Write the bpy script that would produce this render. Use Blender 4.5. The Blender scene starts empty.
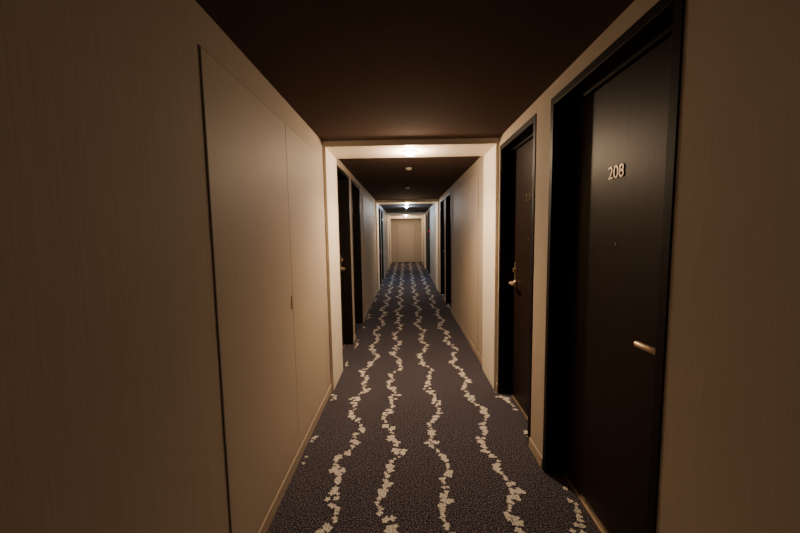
import bpy, bmesh, math, random
from mathutils import Matrix, Vector
random.seed(7)
D=bpy.data; C=bpy.context
col=C.scene.collection

# ---------------- dimensions (metres; camera at origin x,y) -------------
XL,XR=-0.782,0.91      # wall planes
H=1.60; CE=2.49        # camera height, ceiling
Y0,Y1=-4.2,19.6
REC=0.12               # door recess
WT=0.30

# ---------------- materials ----------------
def newmat(name):
    m=D.materials.new(name); m.use_nodes=True
    nt=m.node_tree; return m,nt,nt.nodes['Principled BSDF']
def N(nt,t,**k):
    n=nt.nodes.new(t)
    for a,b in k.items(): setattr(n,a,b)
    return n
def wallmat(name,c1,c2,scale=(300,300,4),bump=0.06,rough=0.75,spec=.3):
    m,nt,p=newmat(name)
    g=N(nt,'ShaderNodeNewGeometry'); mp=N(nt,'ShaderNodeMapping'); mp.inputs['Scale'].default_value=scale
    nt.links.new(g.outputs['Position'],mp.inputs['Vector'])
    no=N(nt,'ShaderNodeTexNoise'); no.inputs['Scale'].default_value=1; no.inputs['Detail'].default_value=3
    nt.links.new(mp.outputs[0],no.inputs['Vector'])
    r=N(nt,'ShaderNodeValToRGB'); r.color_ramp.elements[0].position=.32; r.color_ramp.elements[1].position=.68
    r.color_ramp.elements[0].color=(*c1,1); r.color_ramp.elements[1].color=(*c2,1)
    nt.links.new(no.outputs['Fac'],r.inputs[0]); nt.links.new(r.outputs[0],p.inputs['Base Color'])
    b=N(nt,'ShaderNodeBump'); b.inputs['Strength'].default_value=bump; b.inputs['Distance'].default_value=.003
    nt.links.new(no.outputs['Fac'],b.inputs['Height']); nt.links.new(b.outputs[0],p.inputs['Normal'])
    p.inputs['Roughness'].default_value=rough; p.inputs['Specular IOR Level'].default_value=spec
    return m
M_wall=wallmat('wallpaper_beige',(.43,.365,.30),(.48,.415,.345))
M_closet=wallmat('closet_laminate',(.47,.40,.33),(.51,.44,.37),scale=(340,340,4),bump=.04,rough=.6)
M_trim=wallmat('cream_paint',(.84,.77,.65),(.88,.81,.70),scale=(40,40,40),bump=.02,rough=.55)
M_base=wallmat('baseboard_beige',(.42,.34,.27),(.48,.40,.32),scale=(60,60,60),bump=.02,rough=.5)
M_ceil=wallmat('ceiling_brown',(.080,.055,.048),(.104,.073,.064),scale=(90,90,90),bump=.1,rough=1,spec=.05)
M_frame=wallmat('door_frame_black',(.006,.0042,.004),(.009,.0065,.006),scale=(60,60,4),bump=.02,rough=.5,spec=.15)
M_door=wallmat('door_espresso',(.012,.0064,.0054),(.019,.0105,.0085),scale=(120,120,3),bump=.04,rough=.45,spec=.2)
def simple(name,c,rough=.4,metal=0,em=None,es=0):
    m,nt,p=newmat(name)
    p.inputs['Base Color'].default_value=(*c,1); p.inputs['Roughness'].default_value=rough; p.inputs['Metallic'].default_value=metal
    no=N(nt,'ShaderNodeTexNoise'); no.inputs['Scale'].default_value=80
    mr=N(nt,'ShaderNodeMapRange'); mr.inputs['To Min'].default_value=rough*.85; mr.inputs['To Max'].default_value=rough*1.15
    nt.links.new(no.outputs['Fac'],mr.inputs['Value']); nt.links.new(mr.outputs[0],p.inputs['Roughness'])
    if em: p.inputs['Emission Color'].default_value=(*em,1); p.inputs['Emission Strength'].default_value=es
    return m
M_brass=simple('brushed_brass',(.78,.60,.42),.36,.85)
M_steel=simple('bronze_numeral',(.26,.21,.165),.4,.9)
M_dark=simple('seam_shadow_gap',(.18,.14,.11),.8)
M_white=simple('white_plastic',(.45,.42,.38),.5)
M_red=simple('red_plastic',(.5,.03,.02),.4,0,(1,.06,.03),.15)
M_warm=simple('lamp_glass_warm',(1,.9,.7),.3,0,(1,.86,.66),260)
M_cool=simple('lamp_glass_cool',(.9,.95,1),.3,0,(.75,.88,1),120)
# carpet
M_carpet,nt,p=newmat('carpet_charcoal')
g=N(nt,'ShaderNodeNewGeometry')
n1=N(nt,'ShaderNodeTexNoise'); n1.inputs['Scale'].default_value=130; n1.inputs['Detail'].default_value=3
n2=N(nt,'ShaderNodeTexVoronoi'); n2.inputs['Scale'].default_value=150
nt.links.new(g.outputs['Position'],n1.inputs['Vector']); nt.links.new(g.outputs['Position'],n2.inputs['Vector'])
r=N(nt,'ShaderNodeValToRGB'); e=r.color_ramp.elements
e[0].position=.37; e[0].color=(.011,.010,.017,1); e[1].position=.64; e[1].color=(.23,.21,.25,1)
x=e.new(.5); x.color=(.042,.039,.054,1)
nt.links.new(n1.outputs['Fac'],r.inputs[0]); nt.links.new(r.outputs[0],p.inputs['Base Color'])
b=N(nt,'ShaderNodeBump'); b.inputs['Strength'].default_value=.6; b.inputs['Distance'].default_value=.006
nt.links.new(n2.outputs['Distance'],b.inputs['Height']); nt.links.new(b.outputs[0],p.inputs['Normal'])
p.inputs['Roughness'].default_value=1; p.inputs['Specular IOR Level'].default_value=.05
M_leaf=wallmat('carpet_leaf_yarn',(.30,.29,.28),(.94,.91,.86),scale=(130,130,130),bump=.4,rough=.95,spec=.05)

# ---------------- mesh helpers ----------------
def boxes(name,bl,mat,parent=None,bevel=0):
    bm=bmesh.new()
    for (x0,x1,y0,y1,z0,z1) in bl:
        vs=[bm.verts.new((x,y,z)) for x in(x0,x1) for y in(y0,y1) for z in(z0,z1)]
        for f in((0,1,3,2),(4,6,7,5),(0,4,5,1),(2,3,7,6),(0,2,6,4),(1,5,7,3)):
            bm.faces.new([vs[i] for i in f])
    bmesh.ops.recalc_face_normals(bm,faces=bm.faces)
    me=D.meshes.new(name); bm.to_mesh(me); bm.free()
    me.materials.append(mat)
    o=D.objects.new(name,me); col.objects.link(o)
    if bevel:
        md=o.modifiers.new('bevel','BEVEL'); md.width=bevel; md.segments=2; md.limit_method='ANGLE'
    if parent: o.parent=parent
    return o
def empty(name):
    o=D.objects.new(name,None); o.empty_display_size=.1; col.objects.link(o); return o
def revolve(name,prof,mat,loc,parent=None,rot=None,seg=32):
    bm=bmesh.new(); rings=[]
    for r_,z_ in prof:
        rings.append([bm.verts.new((r_*math.cos(2*math.pi*i/seg),r_*math.sin(2*math.pi*i/seg),z_)) for i in range(seg)])
    for a,b_ in zip(rings,rings[1:]):
        for i in range(seg):
            bm.faces.new((a[i],a[(i+1)%seg],b_[(i+1)%seg],b_[i]))
    bm.faces.new(rings[0]); bm.faces.new(rings[-1])
    bmesh.ops.recalc_face_normals(bm,faces=bm.faces)
    me=D.meshes.new(name); bm.to_mesh(me); bm.free(); me.materials.append(mat)
    for f in me.polygons: f.use_smooth=len(f.vertices)==4
    o=D.objects.new(name,me); col.objects.link(o); o.location=loc
    if rot: o.rotation_euler=rot
    if parent: o.parent=parent
    return o
def tube(name,pts,rad,mat,parent):
    cu=D.curves.new(name,'CURVE'); cu.dimensions='3D'; cu.bevel_depth=rad; cu.bevel_resolution=5; cu.use_fill_caps=True
    s=cu.splines.new('POLY'); s.points.add(len(pts)-1)
    for q,pt in zip(s.points,pts): q.co=(*pt,1)
    cu.materials.append(mat)
    o=D.objects.new(name,cu); col.objects.link(o); o.parent=parent; return o

# ---------------- room layout ----------------
DTOP=2.40
doorsR=[(1.23,2.28),(2.53,3.45),(7.05,8.0),(8.25,9.2),(13.2,14.15),(14.4,15.35)]
doorsL=[(4.15,5.08),(5.30,6.28),(10.45,11.4),(11.65,12.6)]
doorsLb=[(-3.0,-2.0)]
portals=[(3.50,4.05,2.435),(9.65,10.25,2.42),(15.8,16.4,2.40),(18.6,19.1,2.36)]

def wall(name,side,doors):
    X=XL if side<0 else XR
    def seg(y0,y1,z0,z1,xin=X):
        a,b_=(X-WT,xin) if side<0 else (xin,X+WT)
        return (a,b_,y0,y1,z0,z1)
    bl=[];y=Y0-.1
    for a,b_ in doors:
        bl.append(seg(y,a,0,CE)); bl.append(seg(a,b_,DTOP,CE)); y=b_
        if side<0: bl.append((X-WT,X-REC-.07,a,b_,0,DTOP))
        else: bl.append((X+REC+.07,X+WT,a,b_,0,DTOP))
    bl.append(seg(y,Y1+.1,0,CE))
    boxes(name,bl,M_wall)
    t=.012; bb=[];y=Y0
    cuts=sorted(list(doors)+[(p_[0],p_[1]) for p_ in portals])
    for a,b_ in cuts+[(Y1,Y1)]:
        if a-y>.02:
            bb.append((X,X+t,y,a,0,.075) if side<0 else (X-t,X,y,a,0,.075))
        y=b_
    boxes('baseboard_left' if side<0 else 'baseboard_right',bb,M_base,bevel=.002)
wall('wall_left',-1,doorsLb+doorsL)
wall('wall_right',1,doorsR)
boxes('wall_end',[(XL-WT,XR+WT,Y1,Y1+.15,0,CE)],M_wall)
boxes('wall_back',[(XL-WT,XR+WT,Y0-.15,Y0,0,CE)],M_wall)
boxes('floor',[(XL-WT,XR+WT,Y0-.15,Y1+.15,-.1,0)],M_carpet)
boxes('ceiling',[(XL-WT,XR+WT,Y0-.15,Y1+.15,CE,CE+.1)],M_ceil)

for i,(a,b_,z) in enumerate(portals):
    t=.03
    bl=[(XL,XL+t,a,b_,0,z),(XR-t,XR,a,b_,0,z),(XL,XR,a,b_,z,CE)]
    boxes('trim_%d'%(i+1),bl,M_trim,bevel=.002)

# ---------------- doors ----------------
def door(idx,side,y0,y1,num,handle_far):
    E=empty('door_%d'%idx)
    X=XL if side<0 else XR
    s=side
    def bx(a,b_,*r):
        x0,x1=X+s*a,X+s*b_
        return (min(x0,x1),max(x0,x1),*r)
    fw=.045
    boxes('frame',[bx(-.006,REC+.03,y0,y0+fw,0,DTOP),bx(-.006,REC+.03,y1-fw,y1,0,DTOP),bx(-.006,REC+.03,y0+fw,y1-fw,DTOP-fw,DTOP)],M_frame,E,.002)
    boxes('stop',[bx(REC-.03,REC,y0+fw,y0+fw+.018,0,DTOP-fw),bx(REC-.03,REC,y1-fw-.018,y1-fw,0,DTOP-fw),bx(REC-.03,REC,y0+fw+.018,y1-fw-.018,DTOP-fw-.018,DTOP-fw)],M_frame,E,.001)
    boxes('panel',[bx(REC,REC+.045,y0+fw+.003,y1-fw-.003,.012,DTOP-fw-.003)],M_door,E,.002)
    boxes('threshold',[bx(REC-.012,REC+.05,y0+fw,y1-fw,0,.008)],M_brass,E)
    hy=(y1-fw-.085) if handle_far else (y0+fw+.085)
    d=-1 if handle_far else 1
    xf=X+s*REC
    hz=1.12
    hm=M_brass
    if handle_far:
        boxes('lock_plate',[bx(REC-.008,REC,hy-.03,hy+.03,hz-.05,hz+.19)],M_steel,E,.003)
        boxes('deadbolt_turn',[bx(REC-.028,REC-.008,hy-.006,hy+.006,hz+.10,hz+.14)],hm,E,.002)
    xo=xf-s*.055
    tube('lever',[(xf,hy,hz),(xf-s*.045,hy,hz),(xo,hy+d*.01,hz),(xo,hy+d*.125,hz-.003)],.0135,hm,E)
    revolve('rose',[(.024,0),(.024,.008),(.018,.012)],hm,(xf-s*(.008 if handle_far else 0),hy,hz),E,(0,-s*math.pi/2,0))
    ym=(y0+y1)/2
    revolve('peephole',[(.009,0),(.009,.003),(.005,.004)],M_steel,(xf,ym,1.53),E,(0,-s*math.pi/2,0),16)
    tc=D.curves.new('room_number','FONT'); tc.body=num; tc.size=.088; tc.extrude=.002; tc.align_x='CENTER'; tc.space_character=1.0
    tc.materials.append(M_steel)
    t=D.objects.new('room_number',tc); col.objects.link(t); t.parent=E
    if s>0: t.rotation_euler=(math.pi/2,0,-math.pi/2)
    else: t.rotation_euler=(math.pi/2,0,math.pi/2)
    t.location=(xf-s*.003,ym+.02,1.85)
    return E
k=1
for i,(a,b_) in enumerate(doorsR):
    door(k,1,a,b_,str(208+2*i),i%2==1); k+=1
for i,(a,b_) in enumerate(doorsL+doorsLb):
    door(k,-1,a,b_,str(207+2*i),i%2==0); k+=1

# ---------------- closets ----------------
def closet(side,ys,z0=.09,z1=2.33):
    X=XL if side<0 else XR
    s=side
    for j,(a,b_) in enumerate(zip(ys,ys[1:])):
        E=empty('closet_door')
        def bx(p0,p1,*r):
            x0,x1=X-s*p0,X-s*p1
            return (min(x0,x1),max(x0,x1),*r)
        g_=.003
        boxes('panel',[bx(.001,.006,a+g_,b_-g_,z0+g_,z1-g_)],M_closet,E,.001)
        w=.003
        boxes('seam',[bx(0.0002,.002,a-w,a+w,z0,z1),bx(0.0002,.002,b_-w,b_+w,z0,z1),bx(0.0002,.002,a,b_,z1-w,z1+w),bx(0.0002,.002,a,b_,z0-w,z0+w)],M_dark,E)
        if j%2==0:
            boxes('pull_plate',[bx(.006,.012,b_-.04,b_-.02,1.10,1.19)],M_brass,E,.002)
closet(-1,[1.43,2.40,3.30])
closet(1,[4.45,5.5,6.6])
closet(-1,[6.7,7.8,8.9])
closet(1,[10.6,11.6,12.6])
closet(-1,[13.0,14.0,15.0])

E=empty('service_door')
cx=(XL+XR)/2
boxes('leaf',[(cx-.44,cx+.44,Y1-.02,Y1-.0,.01,2.05)],M_closet,E,.003)
boxes('frame',[(cx-.49,cx-.445,Y1-.03,Y1,0,2.10),(cx+.445,cx+.49,Y1-.03,Y1,0,2.10),(cx-.445,cx+.445,Y1-.03,Y1,2.055,2.10)],M_base,E,.002)
revolve('knob',[(.01,0),(.01,.03),(.028,.04),(.03,.055),(.02,.068)],M_brass,(cx+.36,Y1-.02,1.0),E,(math.pi/2,0,0),20)

# ---------------- carpet pattern ----------------
bm=bmesh.new()
def blob(cx_,cy_,r_,z):
    n=random.choice((9,10,12)); lobes=random.choice((3,4,5)); ph=random.random()*6.28; st=random.uniform(.7,1.0); an=random.random()*3.14
    vs=[]
    for i in range(n*2):
        t=2*math.pi*i/(n*2)
        rr=r_*(1+.25*math.sin(lobes*t+ph)+random.uniform(-.1,.1))
        px,py=rr*math.cos(t),rr*st*math.sin(t)
        vs.append(bm.verts.new((cx_+px*math.cos(an)-py*math.sin(an),cy_+px*math.sin(an)+py*math.cos(an),z)))
    bm.faces.new(vs)
lines=[-.785,-.46,-.14,.235,.62,.965]
zz=0
for li,x0 in enumerate(lines):
    ph=[random.random()*6.28 for _ in range(4)]
    y=Y0+.05
    while y<Y1-.05:
        xx=x0+.042*math.sin(y*2*math.pi/.85+ph[0])+.018*math.sin(y*2*math.pi/.33+ph[1])+.022*math.sin(y*2*math.pi/1.9+ph[2])
        big=.5+.5*math.sin(y*2*math.pi/.21+ph[3]+2*math.sin(y*5))
        r_=random.uniform(.012,.019)+.012*big
        for q in range(random.choice((2,2,3)) if big>.45 else random.choice((1,1,2))):
            zz+=1
            bx_=xx+random.uniform(-.024,.024)*(.5+1.2*big); by_=y+random.uniform(-.012,.012)
            # pattern runs up to the door thresholds inside the recesses
            lim=XR if not any(a+.07<by_<b_-.07 for a,b_ in doorsR) else XR+.10
            inport=any(a-.03<by_<b_+.03 for a,b_,_z in portals)
            if inport: lim-=.03
            ll=XL+(.03 if inport else .013)
            rr_=r_*random.uniform(.6,1.05)
            if bx_-rr_*1.3>ll and bx_+rr_*1.3<lim-.012:
                blob(bx_,by_,rr_,.0012+.0000002*zz)
        y+=r_*random.uniform(1.3,2.05)
me=D.meshes.new('carpet_vine_pattern'); bm.to_mesh(me); bm.free(); me.materials.append(M_leaf)
o=D.objects.new('carpet_vine_pattern',me); col.objects.link(o)

# ---------------- lamps ----------------
def lamp(y,z,power,color,glass,spot=0,rad=.04,xx=cx):
    E=empty('downlight')
    revolve('trim_ring',[(.072,0),(.072,-.006),(.062,-.012),(.054,-.006)],M_white,(xx,y,z),E)
    revolve('glass',[(.052,-.004),(.050,-.018),(.042,-.034),(.022,-.044)],glass,(xx,y,z),E)
    L=D.lights.new('bulb','POINT'); L.energy=power; L.color=color; L.shadow_soft_size=rad
    o=D.objects.new('bulb',L); col.objects.link(o); o.location=(xx,y,z-.09); o.parent=E
    if spot:
        L=D.lights.new('reflector_beam','SPOT'); L.energy=spot; L.color=color; L.shadow_soft_size=rad
        L.spot_size=math.radians(150); L.spot_blend=.8
        o=D.objects.new('reflector_beam',L); col.objects.link(o); o.location=(xx,y,z-.09); o.parent=E
W=(1,.67,.39)
lamp(3.76,2.435,38,W,M_warm,125)
lamp(9.95,2.42,16,W,M_warm,24)
lamp(12.1,CE,60,(.50,.75,1),M_cool)
lamp(16.1,2.40,10,W,M_warm)
lamp(18.0,CE,34,W,M_warm)
lamp(-2.4,CE,2,W,M_warm)  # unseen lamp behind the camera, added as weak fill for the foreground
def detector(y,x_=cx):
    revolve('smoke_detector',[(.045,0),(.045,-.012),(.038,-.025),(.02,-.032)],M_white,(x_,y,CE))
detector(5.0); detector(7.1); detector(13.6)
E=empty('fire_alarm')
boxes('body',[(XR-.04,XR,13.0,13.08,1.6,1.70)],M_red,E,.01)
revolve('lens',[(.03,0),(.028,.015),(.015,.025)],M_red,(XR-.04,13.04,1.65),E,(0,-math.pi/2,0),20)

w=D.worlds.new('world'); C.scene.world=w; w.use_nodes=True
w.node_tree.nodes['Background'].inputs[0].default_value=(.02,.015,.01,1)

# ---------------- camera ----------------
f=356.0
cam=D.cameras.new('camera'); co=D.objects.new('camera',cam); col.objects.link(co)
cam.sensor_width=36; cam.lens=f/800*36; cam.clip_start=.02
rho=math.radians(.9)
u,v=5.0,33.5
uu=u*math.cos(rho)+v*math.sin(rho); vv=-u*math.sin(rho)+v*math.cos(rho)
pitch=math.atan(vv/f); yaw=math.atan(uu/f)
R=Matrix.Rotation(yaw,4,'Z')@Matrix.Rotation(math.pi/2-pitch,4,'X')@Matrix.Rotation(-rho,4,'Z')
co.matrix_world=Matrix.Translation((0,0,H))@R
C.scene.camera=co
